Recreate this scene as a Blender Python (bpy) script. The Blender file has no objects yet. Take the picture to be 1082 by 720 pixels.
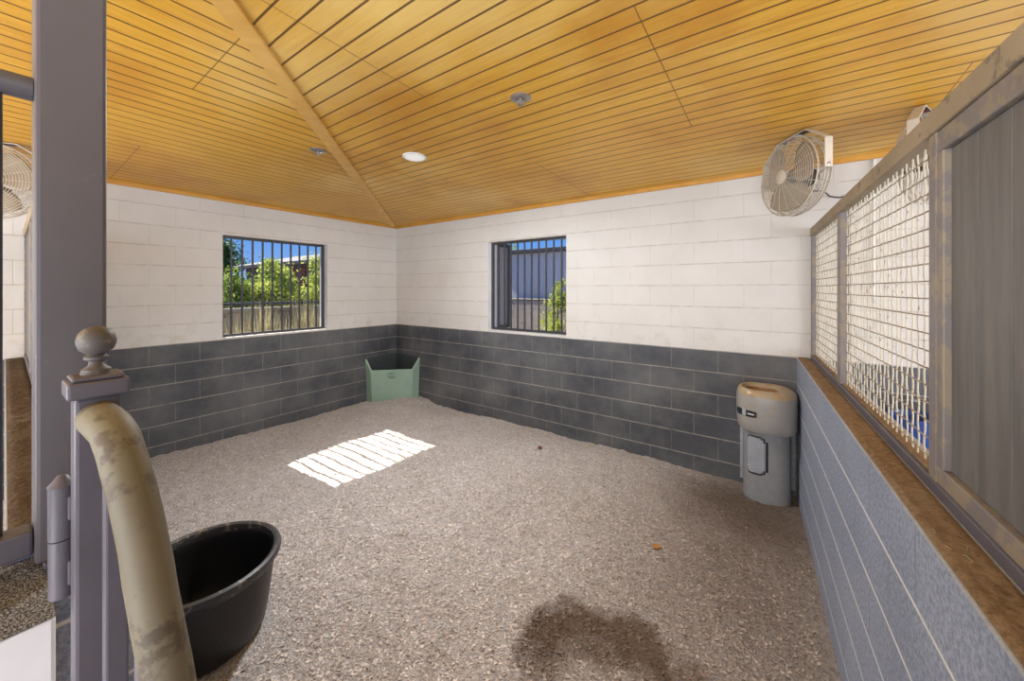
import bpy, math, random
from mathutils import Vector, Matrix, noise
random.seed(7)
R = math.radians
PI = math.pi
scene = bpy.context.scene
COL = scene.collection

# ------------------------------------------------------------------ camera, sky, sun, lights, exposure
CAM = Vector((5.13, -3.936, 1.70))
cd = bpy.data.cameras.new('camera')
cd.sensor_width = 36.0
cd.lens = 396.7 / 1082 * 36.0
cd.shift_y = -54.0 / 1082
cd.clip_start = 0.01
cam = bpy.data.objects.new('camera', cd)
cam.location = CAM
cam.rotation_euler = (R(90), 0, R(35.41))
COL.objects.link(cam)
scene.camera = cam

scene.view_settings.view_transform = 'Standard'
scene.view_settings.look = 'None'
scene.view_settings.gamma = 1
scene.view_settings.use_curve_mapping = False
scene.view_settings.exposure = -0.20

SUN_DIR = Vector((1.0, 0.07, -0.92)).normalized()      # the way the light travels
world = bpy.data.worlds.new('world')
scene.world = world
world.use_nodes = True
wn = world.node_tree
wn.nodes.clear()
wo = wn.nodes.new('ShaderNodeOutputWorld')
wb = wn.nodes.new('ShaderNodeBackground')
tc = wn.nodes.new('ShaderNodeTexCoord')
sp = wn.nodes.new('ShaderNodeSeparateXYZ')
ra = wn.nodes.new('ShaderNodeValToRGB')
wn.links.new(tc.outputs['Generated'], sp.inputs[0])
wn.links.new(sp.outputs[2], ra.inputs[0])
stops = [(0.0, (0.30, 0.48, 0.85)), (0.12, (0.15, 0.38, 0.90)), (0.5, (0.08, 0.26, 0.80)), (1.0, (0.05, 0.18, 0.62))]
while len(ra.color_ramp.elements) < len(stops):
    ra.color_ramp.elements.new(0.5)
for e, (p, c) in zip(ra.color_ramp.elements, stops):
    e.position = p
    e.color = (*c, 1)
wb.inputs['Strength'].default_value = 1.1
wn.links.new(ra.outputs[0], wb.inputs[0])
wn.links.new(wb.outputs[0], wo.inputs[0])

def light(name, kind, energy, color, loc, aim=None, size=None):
    d = bpy.data.lights.new(name, kind)
    d.energy = energy
    d.color = color
    if size:
        d.shape = 'RECTANGLE'
        d.size, d.size_y = size
    o = bpy.data.objects.new(name, d)
    o.location = loc
    if aim is not None:
        o.rotation_euler = Vector(aim).to_track_quat('-Z', 'Y').to_euler()
    COL.objects.link(o)
    return o

s = light('sun', 'SUN', 17.0, (1.0, 0.95, 0.86), (-10, 0, 12), SUN_DIR)
s.data.angle = R(0.25)
# area light for daylight from the open aisle, then added fill lights
light('aisle_daylight', 'AREA', 430, (0.90, 0.95, 1.0), (3.2, -8.6, 1.5), (-0.05, 1, 0.10), (7.0, 2.6))
light('aisle_upward_fill', 'AREA', 360, (1.0, 0.98, 0.96), (3.4, -6.6, 0.1), (0, 0.75, 0.9), (6.0, 3.0))  # added unseen light aimed up to brighten the ceiling
light('neighbour_side_fill', 'AREA', 330, (0.97, 0.98, 1.0), (10.2, -2.8, 1.5), (-1, 0.06, 0.03), (5.0, 2.4))  # added light with no known opening, brightens left wall and neighbouring stall

# ------------------------------------------------------------------ node helpers
class NT:
    def __init__(self, name):
        self.m = bpy.data.materials.new(name)
        self.m.use_nodes = True
        self.t = self.m.node_tree
        self.b = self.t.nodes['Principled BSDF']
        self._obj = None
    def n(self, typ, ins=None, **kw):
        nd = self.t.nodes.new(typ)
        for k, v in kw.items():
            setattr(nd, k, v)
        for k, v in (ins or {}).items():
            self.put(nd.inputs[k], v)
        return nd
    def put(self, sock, v):
        if isinstance(v, bpy.types.NodeSocket):
            self.t.links.new(v, sock)
        elif isinstance(v, (tuple, list)) and len(v) == 3 and sock.type == 'RGBA':
            sock.default_value = (*v, 1)
        else:
            sock.default_value = v
    def co(self):
        if self._obj is None:
            self._obj = self.n('ShaderNodeTexCoord').outputs['Object']
        return self._obj
    def math(self, op, a, b=None, clamp=False):
        nd = self.n('ShaderNodeMath', operation=op, use_clamp=clamp)
        self.put(nd.inputs[0], a)
        if b is not None:
            self.put(nd.inputs[1], b)
        return nd.outputs[0]
    def xyz(self, v=None):
        s_ = self.n('ShaderNodeSeparateXYZ', {0: v or self.co()})
        return s_.outputs[0], s_.outputs[1], s_.outputs[2]
    def vec(self, x=0.0, y=0.0, z=0.0):
        return self.n('ShaderNodeCombineXYZ', {0: x, 1: y, 2: z}).outputs[0]
    def scale(self, v, sc):
        nd = self.n('ShaderNodeMapping', {'Vector': v, 'Scale': sc})
        return nd.outputs[0]
    def noise(self, sc, detail=4.0, rough=0.55, v=None, dist=0.0):
        nd = self.n('ShaderNodeTexNoise', {'Vector': v or self.co(), 'Scale': sc, 'Detail': detail, 'Roughness': rough, 'Distortion': dist})
        return nd.outputs[0]
    def ramp(self, f, stops):
        nd = self.n('ShaderNodeValToRGB', {0: f})
        cr = nd.color_ramp
        while len(cr.elements) < len(stops):
            cr.elements.new(0.5)
        for e, (p, c) in zip(cr.elements, stops):
            e.position = p
            e.color = (*c, 1) if len(c) == 3 else c
        return nd.outputs[0]
    def remap(self, f, a, b, c=0.0, d=1.0):
        nd = self.n('ShaderNodeMapRange', {0: f, 1: a, 2: b, 3: c, 4: d})
        return nd.outputs[0]
    def mix(self, f, a, b, mode='MIX'):
        nd = self.n('ShaderNodeMix', data_type='RGBA', blend_type=mode)
        self.put(nd.inputs[0], f)
        self.put(nd.inputs[6], a)
        self.put(nd.inputs[7], b)
        return nd.outputs[2]
    def bump(self, h, strength=0.3, dist=0.01, normal=None):
        nd = self.n('ShaderNodeBump', {'Height': h, 'Strength': strength, 'Distance': dist})
        if normal:
            self.put(nd.inputs['Normal'], normal)
        return nd.outputs[0]
    def done(self, color=None, rough=0.6, metal=0.0, normal=None, spec=None, **kw):
        if color is not None:
            self.put(self.b.inputs['Base Color'], color)
        self.put(self.b.inputs['Roughness'], rough)
        self.put(self.b.inputs['Metallic'], metal)
        if normal is not None:
            self.put(self.b.inputs['Normal'], normal)
        if spec is not None:
            self.b.inputs['Specular IOR Level'].default_value = spec
        for k, v in kw.items():
            self.put(self.b.inputs[k], v)
        return self.m

def paint(name, col, rough=0.5, metal=0.0, wear=None, wear_amt=0.62, sc=30, bump=0.05, dark=0.8):
    t = NT(name)
    n1 = t.noise(sc * 0.2, 5)
    c = t.mix(t.remap(n1, 0.3, 0.7), tuple(x * dark for x in col), tuple(min(1, x * 1.12) for x in col))
    if wear:
        n2 = t.noise(sc, 6, 0.65)
        c = t.mix(t.remap(n2, wear_amt, wear_amt + 0.06), c, wear)
    return t.done(c, rough, metal, t.bump(t.noise(sc * 3, 3), bump, 0.004))

DARK_Z = 1.13          # top of the dark painted courses
BED = 0.0
def block_mat(name, axis, half=False, axis_vec=None, off=0.0):
    """Painted concrete block: dark below DARK_Z, white above, joints as real colour and relief."""
    t = NT(name)
    x, y, z = t.xyz()
    u = {'x': x, 'y': y}[axis]
    v = t.vec(t.math('ADD', u, 20.0 + off), t.math('SUBTRACT', z, DARK_Z - 0.2032 * 40), 0.0)
    wob = t.noise(5.0, 2)
    br = t.n('ShaderNodeTexBrick', {'Vector': v, 'Color1': (0.35, 0.35, 0.35), 'Color2': (0.65, 0.65, 0.65), 'Scale': 1.0,
                                    'Mortar Size': 0.0045, 'Mortar Smooth': 0.35, 'Bias': 0.0, 'Brick Width': 0.4064, 'Row Height': 0.2032})
    br.offset = 0.5
    fac = br.outputs['Fac']
    tint = br.outputs['Color']
    zf = t.math('FRACT', t.math('DIVIDE', t.math('SUBTRACT', z, DARK_Z - 0.2032 * 40), 0.2032))
    zd = t.math('MULTIPLY', t.math('MINIMUM', zf, t.math('SUBTRACT', 1.0, zf)), 0.2032)
    bed_j = t.remap(zd, 0.0035, 0.0065, 1.0, 0.0)
    vert_n = t.noise(9.0, 3)
    fine = t.noise(140.0, 3, 0.7)
    big = t.noise(1.7, 5, 0.6)
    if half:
        base = t.mix(t.remap(big, 0.3, 0.72), (0.30, 0.345, 0.455), (0.42, 0.47, 0.585))  # same dark paint, made lighter and bluer for the daylight falling on it
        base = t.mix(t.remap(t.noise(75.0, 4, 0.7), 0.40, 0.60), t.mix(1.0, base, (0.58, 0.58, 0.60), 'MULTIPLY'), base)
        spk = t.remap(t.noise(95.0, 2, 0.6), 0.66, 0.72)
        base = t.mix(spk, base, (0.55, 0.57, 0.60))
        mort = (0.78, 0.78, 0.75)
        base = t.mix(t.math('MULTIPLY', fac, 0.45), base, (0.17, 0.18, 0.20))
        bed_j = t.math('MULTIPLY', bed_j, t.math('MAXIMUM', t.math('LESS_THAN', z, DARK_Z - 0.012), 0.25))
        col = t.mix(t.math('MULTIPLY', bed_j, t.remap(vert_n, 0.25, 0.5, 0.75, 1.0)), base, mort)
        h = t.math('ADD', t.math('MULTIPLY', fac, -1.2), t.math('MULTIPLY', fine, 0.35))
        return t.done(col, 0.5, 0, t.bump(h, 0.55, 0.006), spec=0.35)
    dust = t.remap(t.noise(1.6, 7, 0.66), 0.40, 0.70)
    dk = t.mix(t.remap(big, 0.3, 0.7), (0.066, 0.070, 0.082), (0.108, 0.114, 0.130))
    dk = t.mix(0.25, dk, t.mix(1.0, dk, tint, 'MULTIPLY'))
    dk = t.mix(t.math('MULTIPLY', dust, 0.55), dk, (0.235, 0.232, 0.225))
    dk = t.mix(t.math('MULTIPLY', t.remap(fine, 0.55, 0.75), 0.25), dk, (0.20, 0.19, 0.18))
    dk = t.mix(t.math('MULTIPLY', fac, t.remap(vert_n, 0.3, 0.62, 0.15, 0.6)), dk, (0.30, 0.28, 0.25))
    dk = t.mix(t.math('MULTIPLY', bed_j, t.remap(vert_n, 0.3, 0.58, 0.25, 0.9)), dk, (0.34, 0.32, 0.285))
    wh = t.mix(t.remap(big, 0.3, 0.75), (0.655, 0.63, 0.59), (0.735, 0.715, 0.69))
    smear = t.remap(t.noise(3.0, 6, 0.7), 0.60, 0.80)
    wh = t.mix(t.math('MULTIPLY', smear, 0.35), wh, (0.56, 0.50, 0.42))
    low = t.math('MULTIPLY', t.remap(z, DARK_Z + 0.45, DARK_Z, 0.0, 1.0), t.remap(t.noise(7.0, 6, 0.7), 0.52, 0.72))
    wh = t.mix(t.math('MULTIPLY', low, 0.45), wh, (0.42, 0.35, 0.27))
    wh = t.mix(t.math('MULTIPLY', fac, t.remap(vert_n, 0.42, 0.68, 0.02, 0.40)), wh, (0.50, 0.44, 0.37))
    wh = t.mix(t.math('MULTIPLY', bed_j, t.remap(vert_n, 0.35, 0.62, 0.10, 0.60)), wh, (0.46, 0.40, 0.33))
    edge = t.math('ADD', z, t.math('MULTIPLY', t.math('SUBTRACT', wob, 0.5), 0.012))
    up = t.remap(edge, DARK_Z - 0.002, DARK_Z + 0.002)
    col = t.mix(up, dk, wh)
    h = t.math('ADD', t.math('MULTIPLY', fac, -1.0), t.math('MULTIPLY', fine, 0.18))
    return t.done(col, 0.6, 0, t.bump(h, 0.45, 0.005), spec=0.3)

def ceil_mat(name, along):
    """Grooved varnished pine sheets: grooves every 0.1017 m, sheet joints in a half bond."""
    t = NT(name)
    x, y, z = t.xyz()
    run, across = (x, y) if along == 'x' else (y, x)
    a = t.math('ADD', across, 24.4)
    q = t.math('DIVIDE', a, 1.22 / 12)
    fr = t.math('FRACT', q)
    idn = t.math('FLOOR', q)
    d = t.math('MINIMUM', fr, t.math('SUBTRACT', 1.0, fr))
    groove = t.remap(d, 0.030, 0.066, 1.0, 0.0)
    sh = t.n('ShaderNodeTexBrick', {'Vector': t.vec(t.math('ADD', run, 28.28 if along == 'x' else 28.875), t.math('ADD', across, 24.4), 0.0), 'Scale': 1.0,
                                    'Mortar Size': 0.0028, 'Mortar Smooth': 0.2, 'Brick Width': 2.44, 'Row Height': 1.22})
    sh.offset = 0.5
    seam = sh.outputs['Fac']
    wn_ = t.n('ShaderNodeTexWhiteNoise', {'Vector': t.vec(idn, t.math('FLOOR', t.math('DIVIDE', run, 2.44)), 0.0)}).outputs[0]
    gv = t.vec(t.math('MULTIPLY', run, 1.6), t.math('MULTIPLY', across, 26.0), t.math('MULTIPLY', idn, 3.1))
    grain = t.noise(2.2, 6, 0.62, gv, 0.6)
    blot = t.noise(1.1, 5, 0.6)
    blot2 = t.noise(0.55, 4, 0.6, t.vec(t.math('ADD', x, 31.0), y, z))
    c = t.ramp(grain, [(0.28, (0.60, 0.275, 0.024)), (0.5, (0.74, 0.40, 0.045)), (0.75, (0.82, 0.51, 0.09))])
    c = t.mix(t.math('MULTIPLY', t.remap(blot, 0.48, 0.66), 0.75), c, (0.54, 0.225, 0.018))
    c = t.mix(t.math('MULTIPLY', t.remap(blot2, 0.50, 0.66), 0.60), c, (0.90, 0.68, 0.26))
    c = t.mix(t.remap(wn_, 0, 1, 0.0, 0.22), c, (0.64, 0.33, 0.04))
    fac = t.math('MAXIMUM', t.math('MULTIPLY', groove, 0.92), t.math('MULTIPLY', seam, 0.7))
    c = t.mix(fac, c, (0.11, 0.042, 0.008))
    h = t.math('ADD', t.math('MULTIPLY', fac, -1.0), t.math('MULTIPLY', grain, 0.05))
    return t.done(c, t.remap(grain, 0.3, 0.7, 0.36, 0.5), 0, t.bump(h, 0.5, 0.008), spec=0.4)

def wood_plain(name, c0, c1, stretch=(3, 3, 30), rough=0.5):
    t = NT(name)
    g = t.noise(3.0, 6, 0.6, t.scale(t.co(), stretch), 0.5)
    return t.done(t.mix(t.remap(g, 0.3, 0.7), c0, c1), rough, 0, t.bump(g, 0.08, 0.004))

def bedding_mat(name='sand_and_shavings_bedding', chip=False):
    t = NT(name)
    x, y, z = t.xyz()
    big = t.noise(0.9, 5, 0.6)
    mid = t.noise(4.5, 6, 0.65)
    fine = t.noise(55.0, 5, 0.75)
    vor = t.n('ShaderNodeTexVoronoi', {'Vector': t.co(), 'Scale': 95.0}, feature='F1')
    cell = vor.outputs['Color']
    cs = t.n('ShaderNodeSeparateColor', {0: cell}).outputs[0]
    c = t.mix(t.remap(big, 0.32, 0.68), (0.66, 0.605, 0.575), (0.80, 0.75, 0.73))
    c = t.mix(t.math('MULTIPLY', t.remap(mid, 0.40, 0.72), 0.34), c, (0.50, 0.42, 0.37))
    lump = t.noise(24.0, 5, 0.7)
    c = t.mix(t.remap(lump, 0.34, 0.52, 0.42, 0.0), c, (0.33, 0.27, 0.24))
    c = t.mix(t.remap(fine, 0.36, 0.60, 0.50, 0.0), c, (0.24, 0.19, 0.16))
    c = t.mix(t.math('MULTIPLY', t.remap(cs, 0.70, 0.95), 0.55), c, (0.82, 0.78, 0.74))
    # damp dug-out ring near the gate, damp soil beside the waterer and along the half wall: stains with their own shape
    def blob(cx, cy, r0, r1, sy=1.0):
        dx = t.math('SUBTRACT', x, cx)
        dy = t.math('MULTIPLY', t.math('SUBTRACT', y, cy), sy)
        d = t.math('SQRT', t.math('ADD', t.math('MULTIPLY', dx, dx), t.math('MULTIPLY', dy, dy)))
        d = t.math('ADD', d, t.math('MULTIPLY', t.math('SUBTRACT', mid, 0.5), 0.5))
        return t.remap(d, r0, r1, 1.0, 0.0)
    ring = t.math('MULTIPLY', blob(4.50, -2.30, 0.32, 0.44, 1.25), t.math('SUBTRACT', 1.0, t.math('MULTIPLY', blob(4.54, -2.44, 0.16, 0.34, 1.2), 0.85)))
    c = t.mix(t.math('MULTIPLY', ring, 0.86), c, (0.105, 0.056, 0.028))
    wet = blob(4.95, -0.50, 0.22, 0.75)
    c = t.mix(t.math('MULTIPLY', wet, 0.80), c, (0.15, 0.105, 0.075))
    wet2 = blob(5.0, -1.3, 0.15, 1.1, 0.6)
    c = t.mix(t.math('MULTIPLY', wet2, 0.62), c, (0.24, 0.175, 0.13))
    if chip:
        tone = t.n('ShaderNodeTexWhiteNoise', {'Vector': t.vec(t.math('FLOOR', t.math('MULTIPLY', x, 60.0)), t.math('FLOOR', t.math('MULTIPLY', y, 60.0)), 0.0)}).outputs[0]
        c = t.mix(1.0, c, t.mix(tone, (0.62, 0.58, 0.55), (1.4, 1.36, 1.33)), 'MULTIPLY')
        return t.done(c, 0.8, spec=0.2)
    h = t.math('ADD', t.math('MULTIPLY', lump, 1.6), t.math('ADD', t.math('MULTIPLY', fine, 1.0), t.math('MULTIPLY', vor.outputs['Distance'], 0.6)))
    return t.done(c, 0.95, 0, t.bump(h, 0.9, 0.02), spec=0.1)

def dirt_mat(name='brown_dirt', k=1.0):
    t = NT(name)
    f = t.noise(60.0, 5, 0.7)
    b = t.noise(6.0, 4)
    c = t.mix(t.remap(f, 0.3, 0.7), (0.15 * k, 0.095 * k, 0.055 * k), (0.34 * k, 0.235 * k ** 0.8, 0.145 * k ** 0.5))
    c = t.mix(t.math('MULTIPLY', t.remap(b, 0.45, 0.7), 0.4), c, (0.42 * k, 0.31 * k ** 0.8, 0.20 * k ** 0.5))
    return t.done(c, 0.95, 0, t.bump(f, 0.7, 0.012), spec=0.1)

def plain(name, col, rough=0.6, metal=0.0, **kw):
    t = NT(name)
    n1 = t.noise(24, 4)
    c = t.mix(t.remap(n1, 0.3, 0.7), tuple(x * 0.9 for x in col), tuple(min(1, x * 1.07) for x in col))
    return t.done(c, rough, metal, **kw)

def leaf_mat(name, c0, c1, trans=0.45):
    t = NT(name)
    oi = t.noise(3.0, 3)
    f = t.noise(25.0, 3)
    c = t.mix(t.remap(t.math('ADD', t.math('MULTIPLY', oi, .5), t.math('MULTIPLY', f, .5)), 0.35, 0.65), c0, c1)
    t.done(c, 0.6, spec=0.2)
    tr = t.n('ShaderNodeBsdfTranslucent', {'Color': c})
    mx = t.n('ShaderNodeMixShader', {0: trans, 1: t.b.outputs[0], 2: tr.outputs[0]})
    out = [n for n in t.t.nodes if n.type == 'OUTPUT_MATERIAL'][0]
    t.t.links.new(mx.outputs[0], out.inputs['Surface'])
    return t.m

M = {}
M['wall_x'] = block_mat('painted_block_back', 'x', off=0.12)
M['wall_y'] = block_mat('painted_block_left', 'y', off=0.05)
M['half'] = block_mat('daylit_blue_painted_block', 'y', half=True, off=0.1)
M['half_x'] = block_mat('daylit_blue_painted_block_side', 'x', half=True, off=0.1)
M['white_paint'] = paint('white_masonry_paint', (0.78, 0.78, 0.78), 0.6, sc=14, dark=0.92)
M['white_wall'] = paint('white_aisle_paint', (0.80, 0.81, 0.85), 0.6, wear=(0.45, 0.45, 0.47), wear_amt=0.66, sc=22, dark=0.93)
M['ceil_x'] = ceil_mat('varnished_pine_back_slope', 'x')
M['ceil_y'] = ceil_mat('varnished_pine_left_slope', 'y')
M['trim_wood'] = wood_plain('varnished_pine_trim', (0.56, 0.26, 0.035), (0.70, 0.38, 0.07), (1.5, 1.5, 8))
M['hip_wood'] = wood_plain('pale_pine_hip_board', (0.62, 0.32, 0.06), (0.76, 0.47, 0.14), (2, 2, 2))
M['bed'] = bedding_mat()
M['chip'] = bedding_mat('loose_shavings', True)
M['dirt'] = dirt_mat()
M['dirt_grey'] = dirt_mat('grey_brown_dirt', 0.5)
M['steel'] = paint('mauve_grey_painted_steel', (0.115, 0.108, 0.122), 0.42, 0.0, wear=(0.20, 0.19, 0.18), wear_amt=0.66, sc=13, dark=0.86)
M['gate_steel'] = paint('lavender_grey_gate_paint', (0.115, 0.107, 0.132), 0.42, 0.0, wear=(0.28, 0.26, 0.24), wear_amt=0.68, sc=26, dark=0.86)
M['part_steel'] = paint('dusty_mauve_frame_paint', (0.21, 0.185, 0.18), 0.5, 0.0, wear=(0.27, 0.225, 0.165), wear_amt=0.50, sc=14, dark=0.85)
M['finial'] = paint('worn_dusty_finial', (0.10, 0.09, 0.085), 0.55, 0.0, wear=(0.18, 0.15, 0.11), wear_amt=0.55, sc=40, dark=0.8)
M['dusty'] = paint('dust_coated_steel', (0.33, 0.26, 0.17), 0.85, 0.0, wear=(0.20, 0.165, 0.12), wear_amt=0.58, sc=16, dark=0.85)
M['boards'] = wood_plain('charcoal_painted_boards', (0.10, 0.094, 0.092), (0.17, 0.16, 0.15), (10, 10, 0.9), 0.5)
M['mesh'] = paint('cream_dusty_wire', (0.60, 0.55, 0.43), 0.6, 0.0, wear=(0.30, 0.23, 0.13), wear_amt=0.58, sc=40, dark=0.85)
M['mesh_rod'] = paint('rusty_brown_wire', (0.34, 0.28, 0.19), 0.6, 0.0, wear=(0.20, 0.12, 0.05), wear_amt=0.52, sc=45, dark=0.8)
M['bar'] = plain('dark_bronze_bar', (0.05, 0.048, 0.05), 0.45)
M['rubber'] = paint('black_rubber', (0.014, 0.014, 0.016), 0.38, 0.0, wear=(0.05, 0.048, 0.046), wear_amt=0.66, sc=22)
M['rubber_rim'] = paint('scuffed_grey_rubber_rim', (0.055, 0.055, 0.06), 0.42, 0.0, wear=(0.22, 0.18, 0.13), wear_amt=0.56, sc=20)
M['pad'] = paint('tan_pipe_wrap', (0.185, 0.162, 0.108), 0.6, 0.0, wear=(0.095, 0.075, 0.05), wear_amt=0.53, sc=16, dark=0.7)
M['green'] = paint('sage_green_plastic', (0.30, 0.43, 0.35), 0.5, 0.0, wear=(0.42, 0.48, 0.41), wear_amt=0.64, sc=14, dark=0.9)
M['green_dark'] = plain('shaded_feeder_lining', (0.05, 0.06, 0.065), 0.6)  # shade inside the feeder painted into a dark lining colour
M['greige'] = plain('grey_plastic_casing', (0.27, 0.275, 0.285), 0.45)
M['bowl'] = paint('warm_grey_plastic_bowl', (0.34, 0.325, 0.305), 0.33, 0.0, wear=(0.36, 0.30, 0.22), wear_amt=0.60, sc=12, dark=0.9)
M['bowl_rim'] = paint('stained_bowl_rim', (0.42, 0.335, 0.225), 0.3, 0.0, wear=(0.42, 0.285, 0.15), wear_amt=0.50, sc=14, dark=0.9)
M['bowl_in'] = paint('rust_stained_bowl_lining', (0.30, 0.16, 0.06), 0.3, 0.0, wear=(0.45, 0.28, 0.13), wear_amt=0.55, sc=14)
M['panel_light'] = paint('pale_scuffed_panel', (0.37, 0.39, 0.43), 0.45, 0.0, wear=(0.52, 0.54, 0.57), wear_amt=0.6, sc=16)
M['fan'] = paint('cream_fan_enamel', (0.56, 0.50, 0.41), 0.5, 0.0, wear=(0.34, 0.26, 0.17), wear_amt=0.62, sc=30)
M['fan_blade'] = plain('grey_fan_blade', (0.36, 0.30, 0.22), 0.4)
M['fan_dark'] = plain('dark_fan_motor', (0.10, 0.085, 0.07), 0.5)
M['fan_wire'] = plain('cream_guard_wire', (0.52, 0.46, 0.37), 0.5)
M['black'] = plain('black_print', (0.02, 0.02, 0.025), 0.5)
M['red'] = plain('red_print', (0.45, 0.05, 0.04), 0.5)
M['white'] = plain('white_print', (0.80, 0.80, 0.80), 0.5)
M['chrome'] = plain('brushed_nickel', (0.42, 0.38, 0.36), 0.3, 0.8)
M['concrete'] = paint('aisle_concrete', (0.42, 0.41, 0.40), 0.8, sc=10)
M['cap_top'] = paint('gritty_wall_cap', (0.42, 0.43, 0.46), 0.9, 0.0, wear=(0.04, 0.04, 0.045), wear_amt=0.44, sc=300, bump=0.5)
M['ground'] = paint('sandy_yard', (0.30, 0.25, 0.19), 0.95, sc=6)
M['yard_block'] = paint('pale_tan_block', (0.26, 0.23, 0.18), 0.9, 0.0, wear=(0.15, 0.125, 0.09), wear_amt=0.55, sc=5)
M['roof_grey'] = paint('grey_shingle_roof', (0.075, 0.075, 0.085), 0.8, sc=16)
M['barn_dark'] = wood_plain('dark_mauve_siding', (0.045, 0.035, 0.042), (0.085, 0.066, 0.075), (8, 8, 0.6), 0.7)
M['barn_red'] = wood_plain('red_brown_siding', (0.10, 0.030, 0.022), (0.16, 0.05, 0.036), (8, 8, 0.6), 0.7)
M['barn_grey'] = wood_plain('lavender_grey_siding', (0.56, 0.55, 0.58), (0.66, 0.65, 0.68), (9, 9, 0.5), 0.7)
M['tan_wall'] = paint('tan_rubble_wall', (0.52, 0.45, 0.38), 0.9, 0.0, wear=(0.36, 0.3, 0.25), wear_amt=0.54, sc=7)
M['shutter'] = plain('grey_shutter_paint', (0.28, 0.28, 0.29), 0.5)
M['leaf_lime'] = leaf_mat('lime_leaf', (0.24, 0.30, 0.05), (0.47, 0.52, 0.13))
M['leaf_mid'] = leaf_mat('mid_green_leaf', (0.12, 0.19, 0.035), (0.28, 0.36, 0.08))
M['leaf_dark'] = leaf_mat('dark_green_leaf', (0.025, 0.075, 0.018), (0.06, 0.14, 0.035), 0.3)
M['grass_dry'] = leaf_mat('dry_grass_blade', (0.30, 0.26, 0.14), (0.42, 0.38, 0.24), 0.3)
M['bark'] = plain('grey_bark', (0.11, 0.085, 0.06), 0.9)
M['blue'] = plain('blue_plastic', (0.03, 0.08, 0.30), 0.4)
M['leaf_orange'] = plain('orange_dry_leaf', (0.52, 0.22, 0.05), 0.7)
M['leaf_red'] = plain('dark_red_dry_leaf', (0.22, 0.05, 0.035), 0.7)
M['shaving'] = leaf_mat('wood_shaving', (0.50, 0.43, 0.38), (0.80, 0.74, 0.68), 0.1)
t_ = NT('lit_lamp_lens')
M['lens'] = t_.done((0.85, 0.85, 0.82), 0.4, **{'Emission Color': (1.0, 0.97, 0.92), 'Emission Strength': 0.45})

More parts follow.
